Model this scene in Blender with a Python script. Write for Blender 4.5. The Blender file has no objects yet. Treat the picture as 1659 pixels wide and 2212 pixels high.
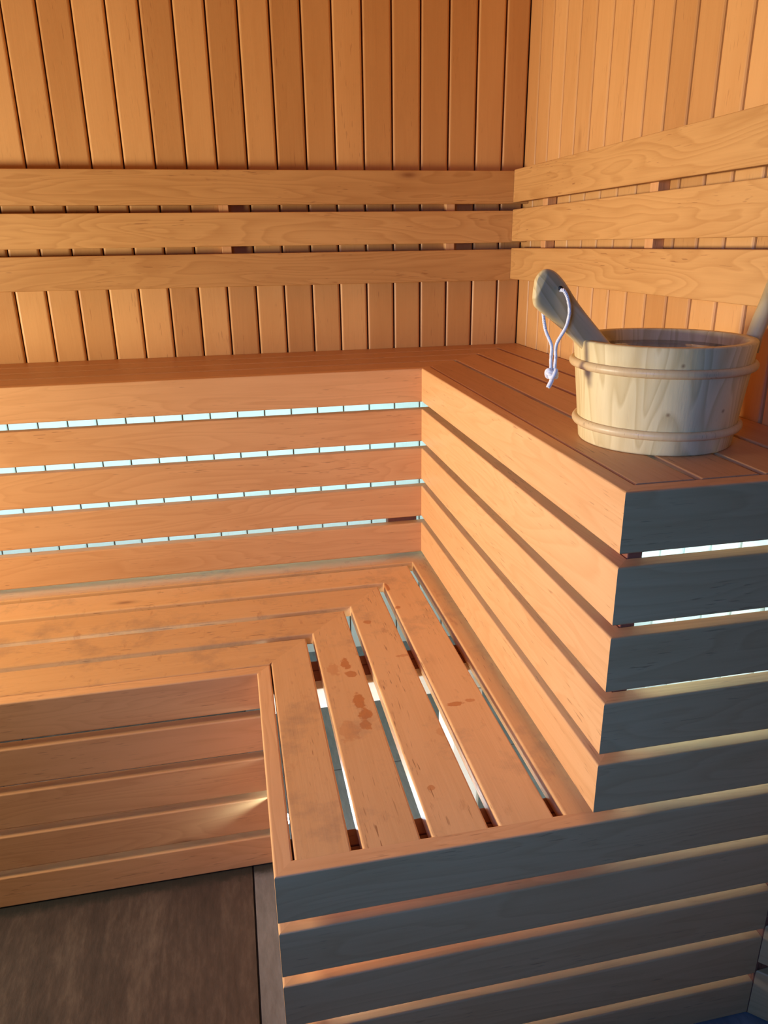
import bpy, bmesh, math, random
from mathutils import Vector, Matrix
random.seed(7)
C = bpy.context.scene.collection
S = bpy.context.scene

# ------------------------------------------------------------------ camera
FPX = 1607.4137
def view_axes(pitch, yaw, roll):
    a, b, c = [math.radians(v) for v in (pitch, yaw, roll)]
    f = Vector((math.sin(b)*math.cos(a), math.cos(b)*math.cos(a), math.sin(a)))
    r = Vector((math.cos(b), -math.sin(b), 0)); u = r.cross(f)
    return r*math.cos(c)+u*math.sin(c), u*math.cos(c)-r*math.sin(c), f
cr, cu, cf = view_axes(-19.80058, 11.36244, -0.8211)
cam = bpy.data.cameras.new('camera'); co = bpy.data.objects.new('camera', cam); C.objects.link(co)
m = Matrix.Identity(4)
for i, v in enumerate((cr, cu, -cf)):
    for j in range(3): m[j][i] = v[j]
m.translation = Vector((-0.8477, -2.15895, 1.26149))
co.matrix_world = m
cam.sensor_fit = 'HORIZONTAL'; cam.sensor_width = 36; cam.lens = FPX/1659*36
cam.clip_start = 0.01
S.camera = co

# ------------------------------------------------------------------ world, exposure, lights
S.view_settings.view_transform = 'Standard'; S.view_settings.look = 'None'
S.view_settings.exposure = 0.0; S.view_settings.gamma = 1; S.view_settings.use_curve_mapping = False
W = bpy.data.worlds.new('world'); S.world = W; W.use_nodes = True
W.node_tree.nodes['Background'].inputs[0].default_value = (.20, .42, 1, 1)
W.node_tree.nodes['Background'].inputs[1].default_value = 0.035

def area(name, loc, look, sx, sy, power, col, spread=180):
    l = bpy.data.lights.new(name, 'AREA'); l.shape = 'RECTANGLE'; l.size = sx; l.size_y = sy
    l.energy = power; l.color = col; l.spread = math.radians(spread)
    o = bpy.data.objects.new(name, l); C.objects.link(o); o.location = loc
    d = (Vector(look)-Vector(loc)).normalized()
    o.rotation_euler = d.to_track_quat('-Z', 'Y').to_euler()
    return o
WARM = (1, .89, .70); LED = (.40, .80, 1)
area('wall_lamp', (-2.80, -.98, 1.04), (0, -.85, .98), .5, .36, 32, WARM, 125)
area('blue_fill_light', (-1.45, -2.42, 1.30), (-.58, -1.38, .74), .5, .5, 3.2, (.09, .32, 1), 72)  # added blue fill aimed at the bench ends, stands in for daylight
# cool strip lights under the upper bench, washing the wall behind it
area('bench_light_back', (-1.5, -.352, .735), (-1.5, 0, .70), 2.5, .05, 9, LED)
area('bench_light_side', (-.352, -.85, .735), (0, -.85, .70), 1.0, .05, 5, LED)
# fill strips added out of sight inside the lower bench, brightening floor and plank edges
UL = (.66, .84, 1)
area('low_fill_front', (-.60, -1.346, .335), (-.60, -.95, .03), .40, .02, 1.15, UL)
area('low_fill_side', (-.8175, -1.10, .22), (-.45, -1.10, .44), .5, .02, 2.2, UL)
area('low_fill_back', (-1.5, -.842, .22), (-1.5, -.45, .44), 1.2, .02, 3.0, UL)

# ------------------------------------------------------------------ dimensions
HL, HU, P, SH, T = .4757, .9757, .1, .0818, .0266
UB, UR, LB, LR, LY, XE = -.3936, -.3941, -.8720, -.8465, -1.3826, -.065
XL = -2.98; YF = -2.5; ZC = 2.1

# ------------------------------------------------------------------ material helpers
class N:
    def __init__(s, name):
        s.m = bpy.data.materials.new(name); s.m.use_nodes = True; s.t = s.m.node_tree
        s.b = s.t.nodes['Principled BSDF']
    def n(s, typ, **k):
        x = s.t.nodes.new(typ)
        for a, v in k.items(): setattr(x, a, v)
        return x
    def l(s, a, b): s.t.links.new(a, b)
    def put(s, sock, v):
        if hasattr(v, 'is_output') or isinstance(v, bpy.types.NodeSocket): s.l(v, sock)
        else: sock.default_value = v
    def math(s, op, a, b=0.0, c=0.0, clamp=False):
        x = s.n('ShaderNodeMath', operation=op, use_clamp=clamp)
        for i, v in enumerate((a, b, c)): s.put(x.inputs[i], v)
        return x.outputs[0]
    def vec(s, op, a, b):
        x = s.n('ShaderNodeVectorMath', operation=op); s.put(x.inputs[0], a); s.put(x.inputs[1], b)
        return x.outputs[1] if op in ('LENGTH', 'DISTANCE') else x.outputs[0]
    def noise(s, v, scale, detail=3, rough=.5, dist=0):
        x = s.n('ShaderNodeTexNoise'); s.l(v, x.inputs['Vector'])
        x.inputs['Scale'].default_value = scale; x.inputs['Detail'].default_value = detail
        x.inputs['Roughness'].default_value = rough; x.inputs['Distortion'].default_value = dist
        return x.outputs[0]
    def ramp(s, f, stops):
        x = s.n('ShaderNodeValToRGB'); s.l(f, x.inputs[0]); e = x.color_ramp.elements
        while len(e) < len(stops): e.new(.5)
        for q, (p, c) in zip(e, stops):
            q.position = p; q.color = (c, c, c, 1) if isinstance(c, (int, float)) else (*c, 1)
        return x.outputs[0]
    def mix(s, f, a, b, mode='MIX'):
        x = s.n('ShaderNodeMix', data_type='RGBA', blend_type=mode)
        s.put(x.inputs[0], f)
        for i, v in ((6, a), (7, b)):
            if isinstance(v, tuple): v = (*v, 1) if len(v) == 3 else v
            s.put(x.inputs[i], v)
        return x.outputs[2]
    def attr(s, name, out=1):
        x = s.n('ShaderNodeAttribute', attribute_name=name); return x.outputs[out]
    def map(s, v, sc):
        return s.vec('MULTIPLY', v, sc)

def wood(name, light, dark, fleck, rough=.5, figure=1.0, flecks=1.0, stains=False, knots=True, tonevar=.14, rings=9.0, fine=.25, gloss=.4, knot_list=()):
    k = N(name)
    g = k.attr('grain'); tone = k.attr('tone', 2)
    # slow wander of the growth rings makes cathedral figures
    w = k.noise(k.map(g, (1.5, 12.0, 12.0)), 1.0, 2, .45, .35)
    rg = k.math('FRACT', k.math('MULTIPLY', w, rings))
    ring = k.ramp(rg, [(0, .0), (.55, .45), (.86, 1.0), (1, .0)])
    fib = k.noise(k.map(g, (7, 260, 260)), 1.0, 3, .6)
    cloud = k.noise(k.map(g, (2.5, 10, 10)), 1.0, 3, .55)
    f = k.math('ADD', k.math('MULTIPLY', ring, .38*figure), k.math('MULTIPLY', k.math('SUBTRACT', fib, .5), fine*2))
    f = k.math('ADD', f, k.math('MULTIPLY', k.math('SUBTRACT', cloud, .42), 1.1), clamp=True)
    col = k.mix(f, light, dark)
    # per-board tone
    b = k.math('ADD', 1.0-tonevar/2, k.math('MULTIPLY', tone, tonevar))
    cc = k.n('ShaderNodeCombineXYZ')
    k.l(b, cc.inputs[0]); k.l(k.math('POWER', b, 1.35), cc.inputs[1]); k.l(k.math('POWER', b, 1.7), cc.inputs[2])
    col = k.mix(1.0, col, cc.outputs[0], 'MULTIPLY')
    # short dark flecks along the grain
    fl = k.noise(k.map(g, (28, 330, 330)), 1.0, 1, .5)
    fl2 = k.noise(k.map(g, (4, 22, 22)), 1.0, 1, .5)
    fm = k.math('MULTIPLY', k.ramp(fl, [(.66, 0), (.73, 1)]), k.ramp(fl2, [(.46, 0), (.62, 1)]))
    col = k.mix(k.math('MULTIPLY', fm, .7*flecks), col, fleck)
    if knots:
        v = k.n('ShaderNodeTexVoronoi'); k.l(k.map(g, (2.3, 7, 7)), v.inputs['Vector']); v.inputs['Scale'].default_value = 1
        kn = k.ramp(v.outputs['Distance'], [(.015, 1), (.055, .35), (.10, 0)])
        sp = k.n('ShaderNodeSeparateColor'); k.l(v.outputs['Color'], sp.inputs[0])
        sel = k.math('GREATER_THAN', sp.outputs[0], .45)
        col = k.mix(k.math('MULTIPLY', k.math('MULTIPLY', kn, sel), .75), col, fleck)
    if knot_list:
        pos = k.attr('pos')
        for (p, r) in knot_list:
            dd = k.vec('DISTANCE', pos, p)
            col = k.mix(k.ramp(dd, [(r*.6, .85), (r*1.3, .0)]), col, fleck)
    if stains:
        pos = k.attr('pos')
        nz = k.noise(k.map(pos, (60, 60, 60)), 1.0, 4, .6)
        tot = None
        for (x, y, rx, ry, st) in stains:
            d = k.vec('SUBTRACT', pos, (x, y, HL)); d = k.map(d, (1/rx, 1/ry, 0))
            L = k.math('ADD', k.vec('LENGTH', d, (0, 0, 0)), k.math('MULTIPLY', k.math('SUBTRACT', nz, .5), 1.8))
            mk = k.math('MULTIPLY', k.ramp(L, [(.8, 1), (1.0, 0)]), st)
            tot = mk if tot is None else k.math('MAXIMUM', tot, mk)
        col = k.mix(tot, col, (.50, .15, .03))
        dirt = k.noise(k.map(pos, (9, 9, 9)), 1.0, 6, .7)
        col = k.mix(k.ramp(dirt, [(.54, 0), (.74, .42)]), col, (.20, .12, .08))
        sm = k.noise(k.map(pos, (38, 14, 38)), 1.0, 4, .65)
        col = k.mix(k.ramp(sm, [(.62, 0), (.72, .45)]), col, (.42, .17, .06))
    k.l(col, k.b.inputs['Base Color'])
    rr = k.math('ADD', rough, k.math('MULTIPLY', k.math('SUBTRACT', fib, .5), .15))
    k.l(rr, k.b.inputs['Roughness']); k.b.inputs['Specular IOR Level'].default_value = gloss
    bp = k.n('ShaderNodeBump'); bp.inputs['Strength'].default_value = .08; bp.inputs['Distance'].default_value = .002
    k.l(k.math('SUBTRACT', fib, k.math('MULTIPLY', fm, .5)), bp.inputs['Height']); k.l(bp.outputs[0], k.b.inputs['Normal'])
    return k.m

M = {}
M['slat'] = wood('alder_slat', (.78, .415, .172), (.62, .295, .105), (.20, .065, .02), figure=1.0, rings=15, flecks=.6)
M['backrest'] = wood('alder_backrest', (.66, .36, .125), (.47, .22, .062), (.22, .07, .02), figure=1.2, rings=17, flecks=.7, tonevar=.16)
STAINS = [(-.668, -1.005, .012, .030, .8), (-.664, -1.05, .012, .022, .8), (-.668, -1.08, .012, .014, .7), (-.672, -.875, .010, .022, .8), (-.668, -.915, .012, .012, .75), (-.70, -.89, .012, .03, .35), (-.520, -.55, .006, .024, .8), (-.518, -.66, .008, .008, .7),
          (-.598, -.715, .009, .010, .7), (-.497, -1.055, .018, .008, .75), (-.47, -1.05, .010, .007, .6), (-.70, -1.09, .02, .03, .3),
          (-.555, -.87, .016, .006, .5), (-.545, -1.13, .010, .012, .3), (-.60, -1.26, .006, .006, .6)]
M['seat'] = wood('alder_seat_plank', (.74, .40, .158), (.62, .31, .108), (.25, .09, .03), figure=.55, stains=STAINS, rough=.42, tonevar=.16)
M['seat_up'] = wood('alder_upper_plank', (.62, .305, .125), (.50, .225, .08), (.20, .07, .02), figure=.7, rough=.45, tonevar=.12, knots=False)
M['wall'] = wood('alder_wall_board', (.72, .38, .135), (.59, .275, .082), (.28, .09, .03), figure=.35, flecks=.55, tonevar=.30, fine=.16, rough=.42)
M['pale_wood'] = wood('pale_board', (.82, .79, .70), (.74, .70, .58), (.45, .36, .25), figure=.3, flecks=.3, tonevar=.10, rough=.6)
M['joist'] = wood('dark_stained_joist', (.30, .10, .05), (.20, .06, .03), (.06, .02, .01), figure=.4, tonevar=.1)
M['pine'] = wood('pale_pine', (.80, .64, .33), (.48, .33, .12), (.22, .10, .04), figure=1.25, rings=16, flecks=.15, tonevar=.05, rough=.52, knots=False, fine=.10, gloss=.3,
                 knot_list=[((-.2615, -1.2667, 1.1041), .0022), ((-.1883, -1.261, 1.0385), .0028), ((-.2684, -1.2557, 1.0362), .0014), ((-.3376, -1.160, 1.1394), .0022)])
M['rod'] = wood('pine_rod', (.72, .52, .26), (.54, .33, .14), (.22, .10, .04), figure=.4, flecks=.5, tonevar=.05, rough=.4, knots=False)

def tile_mat(name, c3):
    k = N(name); p = k.attr('pos')
    a = k.noise(k.map(p, (16, 2.6, 16)), 1.0, 5, .62, .4)
    b = k.noise(k.map(p, (90, 26, 90)), 1.0, 4, .65)
    c = k.noise(k.map(p, (3, 3, 3)), 1.0, 2, .5)
    f = k.math('ADD', k.math('MULTIPLY', a, .6), k.math('MULTIPLY', b, .4))
    col = k.ramp(f, [(.34, c3[0]), (.5, c3[1]), (.66, c3[2])])
    col = k.mix(k.ramp(c, [(.4, 0), (.7, .35)]), col, c3[1])
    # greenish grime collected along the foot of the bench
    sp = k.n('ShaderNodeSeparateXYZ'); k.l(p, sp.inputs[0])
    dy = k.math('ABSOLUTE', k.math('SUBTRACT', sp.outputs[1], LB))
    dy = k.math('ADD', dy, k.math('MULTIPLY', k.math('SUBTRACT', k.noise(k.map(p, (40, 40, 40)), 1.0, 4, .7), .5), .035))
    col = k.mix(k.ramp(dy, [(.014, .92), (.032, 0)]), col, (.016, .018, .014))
    k.l(col, k.b.inputs['Base Color']); k.b.inputs['Roughness'].default_value = .55
    bp = k.n('ShaderNodeBump'); bp.inputs['Strength'].default_value = .25; bp.inputs['Distance'].default_value = .003
    k.l(b, bp.inputs['Height']); k.l(bp.outputs[0], k.b.inputs['Normal'])
    return k.m
def plain(name, col, rough=.6, **kw):
    k = N(name); p = k.n('ShaderNodeTexCoord').outputs['Object']
    n = k.noise(p, kw.pop('scale', 40), 3, .6); v = kw.pop('var', .15)
    k.l(k.mix(n, tuple(c*(1-v) for c in col), tuple(min(1, c*(1+v)) for c in col)), k.b.inputs['Base Color'])
    k.b.inputs['Roughness'].default_value = rough
    for a, b in kw.items(): k.b.inputs[a.replace('_', ' ')].default_value = b
    return k.m
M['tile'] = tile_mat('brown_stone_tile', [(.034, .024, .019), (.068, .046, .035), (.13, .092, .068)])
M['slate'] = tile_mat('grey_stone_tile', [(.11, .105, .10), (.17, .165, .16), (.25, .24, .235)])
M['grout'] = plain('dark_grout', (.02, .018, .016), .9)
M['dark'] = plain('shadow_gap_backing', (.16, .07, .03), .9)
M['ceil'] = M['wall']
M['rope'] = plain('white_cotton', (.82, .80, .78), .9, scale=500, var=.15)
M['steel'] = plain('brushed_metal', (.6, .6, .6), .35, Metallic=1.0)
M['hole_black'] = plain('painted_hole_dark', (.02, .02, .02), .6)  # flat black for the painted dark of the ladle's cord hole
gl = N('door_glass'); gl.b.inputs['Transmission Weight'].default_value = 1; gl.b.inputs['Roughness'].default_value = .02; gl.b.inputs['Base Color'].default_value = (.75, .88, 1, 1); M['glass'] = gl.m
wt = N('water'); wt.b.inputs['Transmission Weight'].default_value = 1; wt.b.inputs['Roughness'].default_value = .015; wt.b.inputs['IOR'].default_value = 1.33
wb = wt.n('ShaderNodeBump'); wb.inputs['Strength'].default_value = .05; wt.l(wt.noise(wt.n('ShaderNodeTexCoord').outputs['Object'], 25, 2, .5), wb.inputs['Height']); wt.l(wb.outputs[0], wt.b.inputs['Normal'])
M['water'] = wt.m
em = N('lamp_lens'); em.b.inputs['Emission Color'].default_value = (.75, .93, 1, 1); em.b.inputs['Emission Strength'].default_value = 30; M['lens'] = em.m

# ------------------------------------------------------------------ mesh helpers
class MB:
    """collects shapes for ONE mesh object, with grain / pos / tone attributes"""
    def __init__(s): s.v = []; s.f = []; s.g = []; s.t = []; s.mi = []; s.sm = []
    def add(s, verts, faces, grains, tone=None, mi=0, smooth=False):
        o = len(s.v); tone = random.random() if tone is None else tone
        s.v += [Vector(p) for p in verts]; s.g += [tuple(q) for q in grains]; s.t += [tone]*len(verts)
        for f in faces: s.f.append(tuple(i+o for i in f)); s.mi.append(mi); s.sm.append(smooth)
    def board(s, O, U, V, D, a0, a1, w, t, r=.003, m0=(0, 0), m1=(0, 0), tone=None, mi=0, seg=3):
        """a board running along U between a0 and a1, w wide along V and t deep along D, arrises rounded by r; m0/m1 = mitre slopes per V / per D"""
        O, U, V, D = map(Vector, (O, U, V, D)); pts = []
        for (cx, cy, a) in ((r, r, 180), (w-r, r, 270), (w-r, t-r, 0), (r, t-r, 90)):
            for i in range(seg+1):
                q = math.radians(a+90*i/seg); pts.append((cx+r*math.cos(q), cy+r*math.sin(q)))
        n = len(pts); gv = (random.random()*30, random.random()*30, random.random()*30)
        verts = []; gr = []
        for end, (a, mm) in enumerate(((a0, m0), (a1, m1))):
            for v, d in pts:
                q = a+mm[0]*v+mm[1]*d
                verts.append(O+U*q+V*v+D*d); gr.append((q+gv[0], v+gv[1], d+gv[2]))
        faces = [(i, (i+1) % n, n+(i+1) % n, n+i) for i in range(n)]
        faces += [tuple(range(n))[::-1], tuple(range(n, 2*n))]
        if U.cross(V).dot(D) < 0: faces = [f[::-1] for f in faces]
        s.add(verts, faces, gr, tone, mi)
    def sweep(s, path, rad, segs=12, flat=1.0, up=(0, 0, 1), cap=True, tone=.5, mi=0, gscale=1.0):
        """tube along a path; rad may be a list; flat squeezes it along `up`"""
        path = [Vector(p) for p in path]; n = len(path); rad = rad if isinstance(rad, (list, tuple)) else [rad]*n
        flat = flat if isinstance(flat, (list, tuple)) else [flat]*n
        verts = []; gr = []; L = 0; px = None
        for i, p in enumerate(path):
            d = (path[min(i+1, n-1)]-path[max(i-1, 0)]).normalized()
            if px is None:
                upv = Vector(up); px = d.cross(upv)
                if px.length < 1e-4: px = d.cross(Vector((1, 0, 0)))
            x = (px-d*px.dot(d)).normalized(); px = x; y = x.cross(d).normalized()
            if i: L += (p-path[i-1]).length
            for j in range(segs):
                a = 2*math.pi*j/segs
                q = x*math.cos(a)*rad[i]+y*math.sin(a)*rad[i]*flat[i]
                verts.append(p+q); gr.append(((L)*gscale+3.3, math.cos(a)*rad[i]+7.7, math.sin(a)*rad[i]+1.1))
        faces = [(i*segs+j, i*segs+(j+1) % segs, (i+1)*segs+(j+1) % segs, (i+1)*segs+j) for i in range(n-1) for j in range(segs)]
        if cap: faces += [tuple(range(segs))[::-1], tuple(range((n-1)*segs, n*segs))]
        s.add(verts, faces, gr, tone, mi, True)
    def lathe(s, prof, cx, cy, segs=72, staves=0, tone=.5, closed=False, mi=0, smooth=True):
        n = len(prof); verts = []; gr = []; L = [0]
        for i in range(1, n): L.append(L[-1]+math.hypot(prof[i][0]-prof[i-1][0], prof[i][1]-prof[i-1][1]))
        for j in range(segs):
            a = 2*math.pi*j/segs
            for i, (r, z) in enumerate(prof):
                verts.append((cx+r*math.cos(a), cy+r*math.sin(a), z)); gr.append((z+2.0, a*.12+5.0, r))
        faces = []
        for j in range(segs):
            k = (j+1) % segs
            for i in range(n-(0 if closed else 1)):
                i2 = (i+1) % n; faces.append((j*n+i, k*n+i, k*n+i2, j*n+i2))
        s.add(verts, faces, gr, tone, mi, smooth)
    def build(s, name, mat, parent=None, origin=None):
        me = bpy.data.meshes.new(name)
        if origin is None:
            lo = [min(v[i] for v in s.v) for i in range(3)]; hi = [max(v[i] for v in s.v) for i in range(3)]
            origin = Vector(((lo[0]+hi[0])/2, (lo[1]+hi[1])/2, lo[2]))
        origin = Vector(origin)
        me.from_pydata([v-origin for v in s.v], [], s.f)
        for i, p in enumerate(me.polygons): p.material_index = s.mi[i]; p.use_smooth = s.sm[i]
        a = me.attributes.new('grain', 'FLOAT_VECTOR', 'POINT'); a.data.foreach_set('vector', [c for q in s.g for c in q])
        a = me.attributes.new('pos', 'FLOAT_VECTOR', 'POINT'); a.data.foreach_set('vector', [c for q in s.v for c in q])
        a = me.attributes.new('tone', 'FLOAT', 'POINT'); a.data.foreach_set('value', s.t)
        for mm in (mat if isinstance(mat, (list, tuple)) else [mat]): me.materials.append(mm)
        bm = bmesh.new(); bm.from_mesh(me); bmesh.ops.recalc_face_normals(bm, faces=bm.faces); bm.to_mesh(me); bm.free()
        o = bpy.data.objects.new(name, me); C.objects.link(o)
        if parent is not None:
            o.parent = parent
            base = parent; off = Vector((0, 0, 0))
            while base is not None: off += base.location; base = base.parent
            o.location = origin-off
        else: o.location = origin
        return o
def thing(name, loc, label, cat, group=None):
    o = bpy.data.objects.new(name, None); C.objects.link(o); o.location = loc; o.empty_display_size = .1
    o['label'] = label; o['category'] = cat
    if group: o['group'] = group
    return o
def struct(name, mb, mat):
    o = mb.build(name, mat); o['kind'] = 'structure'; return o
X, Y, Z = Vector((1, 0, 0)), Vector((0, 1, 0)), Vector((0, 0, 1))

# ------------------------------------------------------------------ room shell
WB, OB, WR, OR = .07747, .06773, .07899, .15547
HB = .93   # the boards behind the benches are paler up to here
b = MB()
bt = .014
xs = [-OB-i*WB for i in range(-1, 38)]
for i, x in enumerate(xs[:-1]):
    x0 = xs[i+1]; x1 = min(x, -.001)
    tn = random.random()
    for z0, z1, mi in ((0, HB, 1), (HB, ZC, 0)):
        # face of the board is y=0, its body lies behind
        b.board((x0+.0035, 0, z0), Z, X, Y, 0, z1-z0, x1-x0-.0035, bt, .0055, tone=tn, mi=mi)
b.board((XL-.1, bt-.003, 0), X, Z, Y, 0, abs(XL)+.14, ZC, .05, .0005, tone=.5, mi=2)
struct('wall_back', b, [M['wall'], M['pale_wood'], M['dark']])
b = MB()
ys = [-OR-i*WR for i in range(-2, 17)]
ys = [y for y in ys if y < .02]; ys = [-.001]+ys[0:] if ys[0] < -.01 else ys
for i in range(len(ys)-1):
    y1, y0 = ys[i], ys[i+1]
    if y1-y0 < .01: continue
    tn = random.random()
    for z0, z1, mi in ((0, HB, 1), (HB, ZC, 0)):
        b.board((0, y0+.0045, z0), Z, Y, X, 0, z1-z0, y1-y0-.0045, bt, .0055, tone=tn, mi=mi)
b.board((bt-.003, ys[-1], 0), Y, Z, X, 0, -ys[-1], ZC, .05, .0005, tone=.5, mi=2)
struct('wall_right', b, [M['wall'], M['pale_wood'], M['dark']])
YRE = ys[-1]
# the left side of the room, outside the view
b = MB()
for i in range(19):
    b.board((XL-bt, -.079-i*.079, 0), Z, Y, X, 0, ZC, .0755, bt, .004)
b.board((XL-.03, -1.5, 0), Y, Z, X, 0, 1.55, ZC, .02, .001)
struct('wall_left', b, M['wall'])
# the glazed front behind the viewer stands open; only its timber frame is left
fr = MB()
for x0 in (XL, -1.75, -.55, .85): fr.board((x0, YF-.05, 0), Z, X, Y, 0, ZC, .06, .06, .003)
for z0 in (ZC-.07,): fr.board((XL, YF-.05, z0), X, Z, Y, 0, 3.9, .06, .055, .003)
struct('wall_front', fr, M['slat'])
b = MB()
for i in range(47): b.board((XL+i*.085, -1.45, ZC), Y, X, Z, 0, 1.48, .0815, bt, .004)
b.board((XL-.02, -1.46, ZC+bt), Y, X, Z, 0, 1.50, 4.0, .02, .001)
struct('ceiling', b, M['wall'])
b = MB()
fx = [XL-.05, -2.689, -2.089, -1.489, -.889, -.289, .311, .95]; fy = [YF-.05, -1.798, -.598, .03]
for i in range(len(fx)-1):
    for j in range(len(fy)-1):
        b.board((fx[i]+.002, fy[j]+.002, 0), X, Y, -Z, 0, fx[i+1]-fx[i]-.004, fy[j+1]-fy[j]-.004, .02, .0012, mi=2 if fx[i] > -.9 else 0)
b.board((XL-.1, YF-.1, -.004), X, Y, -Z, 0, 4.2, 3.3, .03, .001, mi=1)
struct('floor', b, [M['tile'], M['grout'], M['slate']])

# ------------------------------------------------------------------ benches
def slats(parent, top, ub, ur, x_end, n, mat, xl=XL+.005):
    for k in range(n):
        z = top-k*P; h = SH
        if k == n-1 and top < .6: h = z-.002          # the lowest board stands on the floor
        tn = random.random()
        b = MB(); b.board((0, ub, z), X, -Z, Y, xl, ur, h, T, .0028, m1=(0, 1), tone=random.random()); b.build('riser_slat', mat, parent)
        b = MB(); b.board((ur, 0, z), Y, -Z, X, LY, ub, h, T, .0028, m0=(0, 1), m1=(0, 1), tone=.35+.5*random.random()); b.build('riser_slat', mat, parent)
        b = MB(); b.board((0, LY, z), X, -Z, Y, ur, x_end, h, T, .0028, m0=(0, 1), tone=.3*random.random()); b.build('end_slat', mat, parent)
def phiU(x): return 1.013*x
def phiL(x): return -.8475+(x+.8257)*1.075

ub = thing('corner_bench', (-.2, -.2, 0), 'upper L-shaped slatted wooden corner bench against both walls, carrying the pale bucket', 'bench')
slats(ub, HU, UB, UR, -.002, 5, M['slat'])
edges = [(-.3655, .084), (-.2737, .0842), (-.1815, .0842), (-.0893, .087)]
for x0, w in edges:
    b = MB(); b.board((x0, 0, HU), Y, X, -Z, -1.3535, phiU(x0), w, T, .0032, m1=(1.013, 0)); b.build('seat_plank', M['seat_up'], ub)
    y0 = phiU(x0); wy = w*1.013
    b = MB(); b.board((0, y0, HU), X, Y, -Z, XL+.005, x0, wy, T, .0032, m1=(1/1.013, 0)); b.build('seat_plank', M['seat_up'], ub)
ZP = HU-T
for y0 in (-1.35, -.80): 
    b = MB(); b.board((UR+T, y0, ZP-.04), X, Y, Z, 0, -UR-T-.002, .04, .04, .002); b.build('joist', M['pale_wood'], ub)
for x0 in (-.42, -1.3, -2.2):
    b = MB(); b.board((x0, UB+T, ZP-.04), Y, X, Z, 0, -UB-T-.002, .04, .04, .002); b.build('joist', M['pale_wood'], ub)
def post(parent, x, y, z0, z1, mat, w=.03, d=.04, nm='post'):
    b = MB(); b.board((x, y, z0), Z, X, Y, 0, z1-z0, w, d, .002); return b.build(nm, mat, parent)
post(ub, -.3672, LY+T+.0005, HL+.0005, ZP-.04, M['joist'], .022, .04)
post(ub, -.477, UB+T+.0005, .50, .62, M['joist'], .077, .03, 'block')
post(ub, -.12, -.25, .001, ZP-.04, M['pale_wood'])
post(ub, -2.2, -.29, .001, ZP-.04, M['pale_wood'])

lb = thing('corner_bench', (-.6, -.6, 0), 'lower L-shaped slatted wooden corner bench with wide gaps between its stained seat planks', 'bench')
slats(lb, HL, LB, LR, XE, 5, M['slat'])
lx = [-.8216, -.7231, -.6235, -.5241, -.4245]
for i, x0 in enumerate(lx):
    w = .0828
    if i == 0: x0 += .0041; w -= .0041
    b = MB(); b.board((x0, 0, HL), Y, X, -Z, -1.3585, phiL(x0), w, T, .0032, m1=(1.075, 0)); b.build('seat_plank', M['seat'], lb)
    y0 = phiL(x0); wy = w*1.075
    if i == 0: wy += y0+.8438; y0 = -.8438
    b = MB(); b.board((0, y0, HL), X, Y, -Z, XL+.005, -.8257+(y0+.8475)/1.075, wy, T, .0032, m1=(1/1.075, 0)); b.build('seat_plank', M['seat'], lb)
ZL = HL-T
def joistx(y0, w, h, mat, x0=LR+T+.0005, x1=-.34):
    b = MB(); b.board((x0, y0, ZL-.0005), X, Y, -Z, 0, x1-x0, w, h, .002); b.build('joist', mat, lb)
joistx(-1.356, .034, .045, M['joist']); joistx(-1.320, .032, .045, M['joist'])
joistx(-.842, .036, .03, M['joist']); joistx(-.880, .036, .03, M['joist'])
b = MB(); b.board((LR+T+.0005, -.910, ZL-.0005), X, Y, -Z, 0, .5, .029, .045, .002); b.build('joist', M['pale_wood'], lb)
for x0 in (-.818, -.776, -1.62, -2.4):
    b = MB(); b.board((x0, -.842 if x0 < -.85 else -.803, ZL-.0005), Y, X, -Z, 0, .45, .04, .03, .002); b.build('joist', M['joist'], lb)
post(lb, -.50, -1.05, .001, .40, M['pale_wood'], .05, .10)
post(lb, -.44, -.909, .001, .40, M['pale_wood'], .045, .028)
post(lb, -1.60, -.78, .001, .40, M['pale_wood'], .045, .045)

# ------------------------------------------------------------------ backrests
B0, BS, BP, DB = 1.4484, .0833, .1012, .045
rb = thing('backrest', (-1.2, -.02, B0-2*BP-BS), 'three-slat wooden backrest on the back wall, left of the room corner', 'backrest')
for k in range(3):
    b = MB(); b.board((0, -DB, B0-.003-k*BP), X, -Z, Y, XL+.005, -.002, BS, .02, .0022); b.build('slat', M['backrest'], rb)
for x0 in (-.8464, -.2314, -1.62, -2.35):
    b = MB(); b.board((x0, -.0245, B0-2*BP-BS+.01), Z, X, Y, 0, 2*BP+BS-.02, .025, .0242, .001, tone=.9); b.build('batten', M['slat'], rb)
rr = thing('backrest', (-.02, -.8, B0-2*BP-BS), 'three-slat wooden backrest on the right wall, above the bucket', 'backrest')
for k in range(3):
    b = MB(); b.board((-DB, 0, B0-k*BP), Y, -Z, X, -1.42, -DB-.0008, BS, .02, .0022, tone=.75+.2*random.random()); b.build('slat', M['backrest'], rr)
for y0 in (-.235, -.755, -1.36):
    b = MB(); b.board((-.0245, y0, B0-2*BP-BS+.01), Z, Y, X, 0, 2*BP+BS-.02, .03, .0242, .001, tone=.9); b.build('batten', M['slat'], rr)

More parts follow.
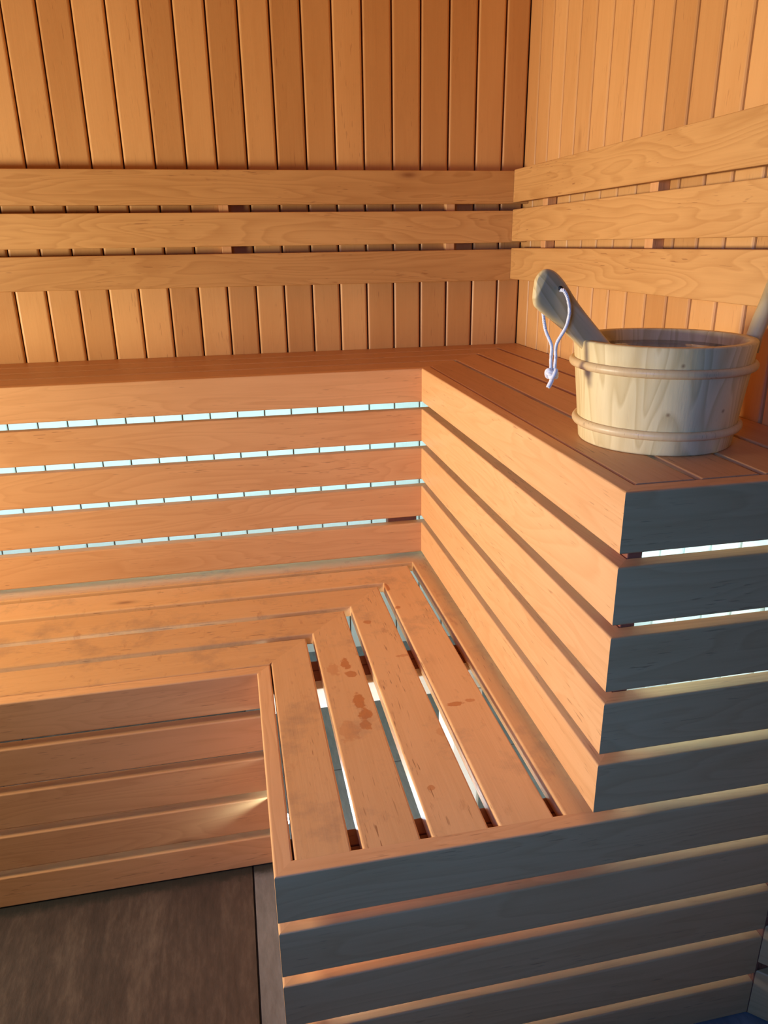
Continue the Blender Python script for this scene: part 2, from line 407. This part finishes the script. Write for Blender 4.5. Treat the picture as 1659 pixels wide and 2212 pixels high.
# ------------------------------------------------------------------ diagonal slatted screen at the right edge
sc = thing('slatted_screen', (XE+.2, LY-.2, 0), 'shadowed blue-lit slatted wooden panel at the lower right edge, angled off the bench end', 'screen')
D = Vector((.727, -.687, 0)); Nn = Vector((.687, .727, 0))
for k in range(5):
    zt = .4757+.026-k*P+.0
    h = SH if k < 4 else zt-.002
    b = MB(); b.board(Vector((XE+.001, LY-.001, zt)), D, -Z, Nn, 0.0, .6, h, .022, .0028, m0=(0, .95), tone=.3); b.build('slat', M['slat'], sc)
post(sc, XE+.0005, LY+.0005, .001, .50, M['joist'], .03, .03)  # added post closing off bench light that leaks past the slat ends
b = MB(); b.board(Vector((XE+.012, LY+.033, .001)), D, Z, Nn, 0, .6, .49, .012, .001, tone=.2); b.build('light_stop_board', M['joist'], sc)  # added dark board, stops the lit interior showing between the slats

# ------------------------------------------------------------------ bucket
BX, BY, RB, RT, BH = -.2215, -1.1475, .1111, .1284, .1513
Z0 = HU+.0005
bk = thing('sauna_bucket', (BX, BY, Z0), 'pale pine sauna bucket with two round hoops, standing on the upper bench', 'bucket')
def rad(z): return RB+(RT-RB)*z/BH
th = .0135
prof = [(0, .004), (RB-.006, .004), (RB-.004, 0), (RB-.0015, .0), (RB, .002)]
prof += [(rad(z), z) for z in (.03, .06, .09, .12, BH-.002)]
prof += [(RT-.0018, BH), (RT-th+.0018, BH), (RT-th, BH-.002), (rad(.10)-th, .10), (rad(.05)-th, .05), (rad(.012)-th, .012), (0, .012)]
b = MB(); b.lathe([(r, Z0+z) for r, z in prof], BX, BY, 120)
body = b.build('bucket_body', M['pine'], bk)
def hoop(z, nm):
    b = MB(); R = rad(z)+.003
    pts = [(R+.0052*math.cos(a), Z0+z+.0062*math.sin(a)) for a in [2*math.pi*i/14 for i in range(14)]]
    b.lathe(pts, BX, BY, 120, closed=True)
    return b.build(nm, M['rod'], bk)
hoop(.1165, 'hoop'); hoop(.0295, 'hoop')
# side grip: one upright rod let into the rim, flaring outward
gp = [(-.081, -1.160, .125), (-.0795, -1.160, .150), (-.073, -1.160, .172), (-.0645, -1.160, .198), (-.0565, -1.160, .228), (-.052, -1.160, .26), (-.051, -1.160, .29), (-.053, -1.158, .32), (-.062, -1.155, .345)]
b = MB(); b.sweep([(x, y, Z0+z) for x, y, z in gp], [.0105, .0115, .0120, .0120, .012, .012, .012, .0115, .009], 18)
b.build('handle', M['pine'], bk)

wz = Z0+.134
b = MB(); rw = rad(.134)-th-.0004
b.lathe([(0, wz-.03), (rw-.004, wz-.03), (rw, wz), (0, wz)], BX, BY, 72, smooth=False)
w_ = b.build('water', M['water']); w_['label'] = 'clear still water filling the pale pine sauna bucket'; w_['category'] = 'water'

# ------------------------------------------------------------------ ladle
LYy = BY-.004
tip = Vector((-.427, LYy-.0, 1.213)); low = Vector((-.215, LYy+.02, 1.015))
ax = (low-tip).normalized()
ld = thing('sauna_ladle', low, 'pale wooden ladle with a white rope loop, leaning in the bucket', 'ladle')
# broad flat paddle handle: outline in the plane facing the room, thickness along depth
L = (low-tip).length
side = ax.cross(Vector((0, 1, 0))).normalized(); depth = side.cross(ax).normalized()
prof = [(0, .004), (.003, .0125), (.009, .0205), (.018, .0255), (.03, .0262), (.045, .0245), (.065, .0215), (.09, .0195), (.12, .0183), (.15, .0175), (.19, .017), (.23, .016), (L, .015)]
def interp(pr, n=6):
    out = []
    for i in range(len(pr)-1):
        p0, p1, p2, p3 = pr[max(i-1, 0)], pr[i], pr[i+1], pr[min(i+2, len(pr)-1)]
        for q in range(n):
            t = q/n; h = t*t*(3-2*t)
            m1 = (p2[1]-p0[1])/max(1e-6, p2[0]-p0[0])*(p2[0]-p1[0]); m2 = (p3[1]-p1[1])/max(1e-6, p3[0]-p1[0])*(p2[0]-p1[0])
            out.append((p1[0]+(p2[0]-p1[0])*t, p1[1]*(1-h)+p2[1]*h+m1*(t**3-2*t*t+t)+m2*(t**3-t*t)))
    return out+[pr[-1]]
prof = interp(prof)
b = MB(); sg = 32; vs = []; gr = []
for a, hw in prof:
    c = tip+ax*a; td = .0085 if a > .01 else .0045+.004*a/.01
    for j in range(sg):
        q = 2*math.pi*j/sg; cx, cy = math.cos(q), math.sin(q)
        ex = math.copysign(abs(cx)**.72, cx)*hw; ey = math.copysign(abs(cy)**.72, cy)*td
        # the end of the paddle is skewed: the lower edge reaches further out
        sk = -.012*max(0, 1-a/.03)*(ex/.026)
        vs.append(c+side*ex+depth*ey+ax*sk); gr.append((a+9, ex+4+.25*ey, ey))
fs = [(i*sg+j, i*sg+(j+1) % sg, (i+1)*sg+(j+1) % sg, (i+1)*sg+j) for i in range(len(prof)-1) for j in range(sg)]
fs += [tuple(range(sg))[::-1], tuple(range((len(prof)-1)*sg, len(prof)*sg))]
b.add(vs, fs, gr, .4, 0, True); b.build('handle', M['pine'], ld)
# shallow scoop under the water
b = MB(); sx, sy = BX+.015, BY+.02; zb = Z0+.016
b.lathe([(0, zb), (.02, zb+.001), (.032, zb+.010), (.036, zb+.028), (.0325, zb+.028), (.029, zb+.012), (.018, zb+.004), (0, zb+.003)], sx, sy, 40)
b.build('scoop', M['pine'], ld)
hole = Vector((-.394, LYy, 1.1985))
b = MB(); hp = hole-depth*.0088*(1 if depth.y > 0 else -1)
fy_ = LYy-.0100
b.sweep([(hole.x-.001, fy_+.0012, hole.z+.0025), (hole.x-.001, fy_-.0003, hole.z+.0025)], .0032, 16, up=(0, 0, 1)); b.build('cord_hole', M['hole_black'], ld)  # black disc painted in for the shade inside the hole
kn = Vector((-.3965, LYy-.004, 1.083))
def spline(P_, n=10):
    out = []; P_ = [Vector(p) for p in P_]; Q = [P_[0]]+P_+[P_[-1]]
    for i in range(1, len(Q)-2):
        for k in range(n):
            t = k/n; p0, p1, p2, p3 = Q[i-1:i+3]
            out.append(.5*((2*p1)+(-p0+p2)*t+(2*p0-5*p1+4*p2-p3)*t*t+(-p0+3*p1-3*p2+p3)*t**3))
    out.append(P_[-1]); return out
b = MB(); hx, hz = hole.x, hole.z
cr_ = .0026
front = spline([(hx, fy_+.002, hz), (hx+.003, fy_-.004, hz-.001), (hx+.0085, fy_-.006, hz-.012), (hx+.0125, fy_-.005, hz-.030), (hx+.010, fy_-.002, hz-.050), (kn.x+.003, kn.y-.002, kn.z+.042), (kn.x+.0028, kn.y-.002, kn.z+.022), (kn.x+.0028, kn.y-.001, kn.z+.004)])
back = spline([(hx-.002, LYy+.010, hz-.002), (hx-.012, LYy+.011, hz-.008), (hx-.018, LYy+.010, hz-.018), (hx-.017, LYy+.007, hz-.032), (hx-.013, LYy+.004, hz-.055), (kn.x-.003, kn.y+.002, kn.z+.040), (kn.x-.0024, kn.y+.002, kn.z+.022), (kn.x-.002, kn.y+.001, kn.z+.004)])
def twisted(b, path, r):
    # three-strand cord: two fine strands wound round the core
    b.sweep(path, r*.86, 10)
    for ph in (0, 2.09, 4.19):
        out = []; Ls = 0
        for i, p in enumerate(path):
            if i: Ls += (p-path[i-1]).length
            d = (path[min(i+1, len(path)-1)]-path[max(i-1, 0)]).normalized()
            x = d.cross(Vector((0, 1, .01))).normalized(); y = d.cross(x)
            a = Ls*900+ph
            out.append(p+(x*math.cos(a)+y*math.sin(a))*r*.55)
        b.sweep(out, r*.55, 6)
def resample(path, step=.0012):
    out = [path[0]]
    for a, c in zip(path, path[1:]):
        n = max(1, int((c-a).length/step))
        for k in range(1, n+1): out.append(a.lerp(c, k/n))
    return out
twisted(b, resample(front), cr_); twisted(b, resample(back), cr_)
# overhand knot: a compact trefoil wrap
kp = []
for i in range(61):
    t = 2*math.pi*i/60
    kp.append(kn+Vector(((math.sin(t)+2*math.sin(2*t))*.0026, (math.cos(t)-2*math.cos(2*t))*.0026, -math.sin(3*t)*.0052)))
b.sweep(kp, .0033, 10, cap=False)
kp = [kn+Vector((math.cos(t)*.0062, math.sin(t)*.0062, .001+.0022*math.sin(t))) for t in [2*math.pi*i/30 for i in range(31)]]
b.sweep(kp, .0030, 10, cap=False)
tail = spline([(kn.x, kn.y-.002, kn.z-.002), (kn.x-.002, kn.y-.004, kn.z-.009), (kn.x-.0065, kn.y-.004, kn.z-.0185)])
b.sweep(tail, .0034, 12); twisted(b, resample(tail), .0031)
b.build('cord', M['rope'], ld)

# ------------------------------------------------------------------ small lamp inside the lower bench
lx0, ly0, lz0 = LR+T+.0008, -.969, .20
lp = thing('bench_lamp', (lx0, ly0, lz0), 'tiny bright lamp glinting through the slit at the lower bench front corner', 'lamp')
def puck(x0, x1, r, nm, mat, dome=0):
    b = MB(); n = 24; vs = []; rings = [(x0, r*.9), (x0+.0005, r), (x1-.0005, r), (x1, r*.85)]
    if dome: rings = [(x0+(x1-x0)*math.sin(a), r*math.cos(a)) for a in [math.pi/2*i/7 for i in range(7)]]+[(x1, r*.02)]
    for x, q in rings: vs += [(x, ly0+q*math.cos(2*math.pi*j/n), lz0+q*math.sin(2*math.pi*j/n)) for j in range(n)]
    fs = [(i*n+j, i*n+(j+1) % n, (i+1)*n+(j+1) % n, (i+1)*n+j) for i in range(len(rings)-1) for j in range(n)]
    fs += [tuple(range(n))[::-1], tuple(range((len(rings)-1)*n, len(rings)*n))]
    b.add(vs, fs, vs, .5, 0, True); b.build(nm, mat, lp)
puck(lx0, lx0+.002, .016, 'housing', M['steel'])
puck(lx0+.002, lx0+.016, .011, 'lens', M['lens'], 1)
pl = bpy.data.lights.new('bench_lamp_light', 'POINT'); pl.energy = 2.2; pl.color = (.55, .82, 1); pl.shadow_soft_size = .012
po = bpy.data.objects.new('bench_lamp_light', pl); C.objects.link(po); po.location = (lx0+.028, ly0, lz0)
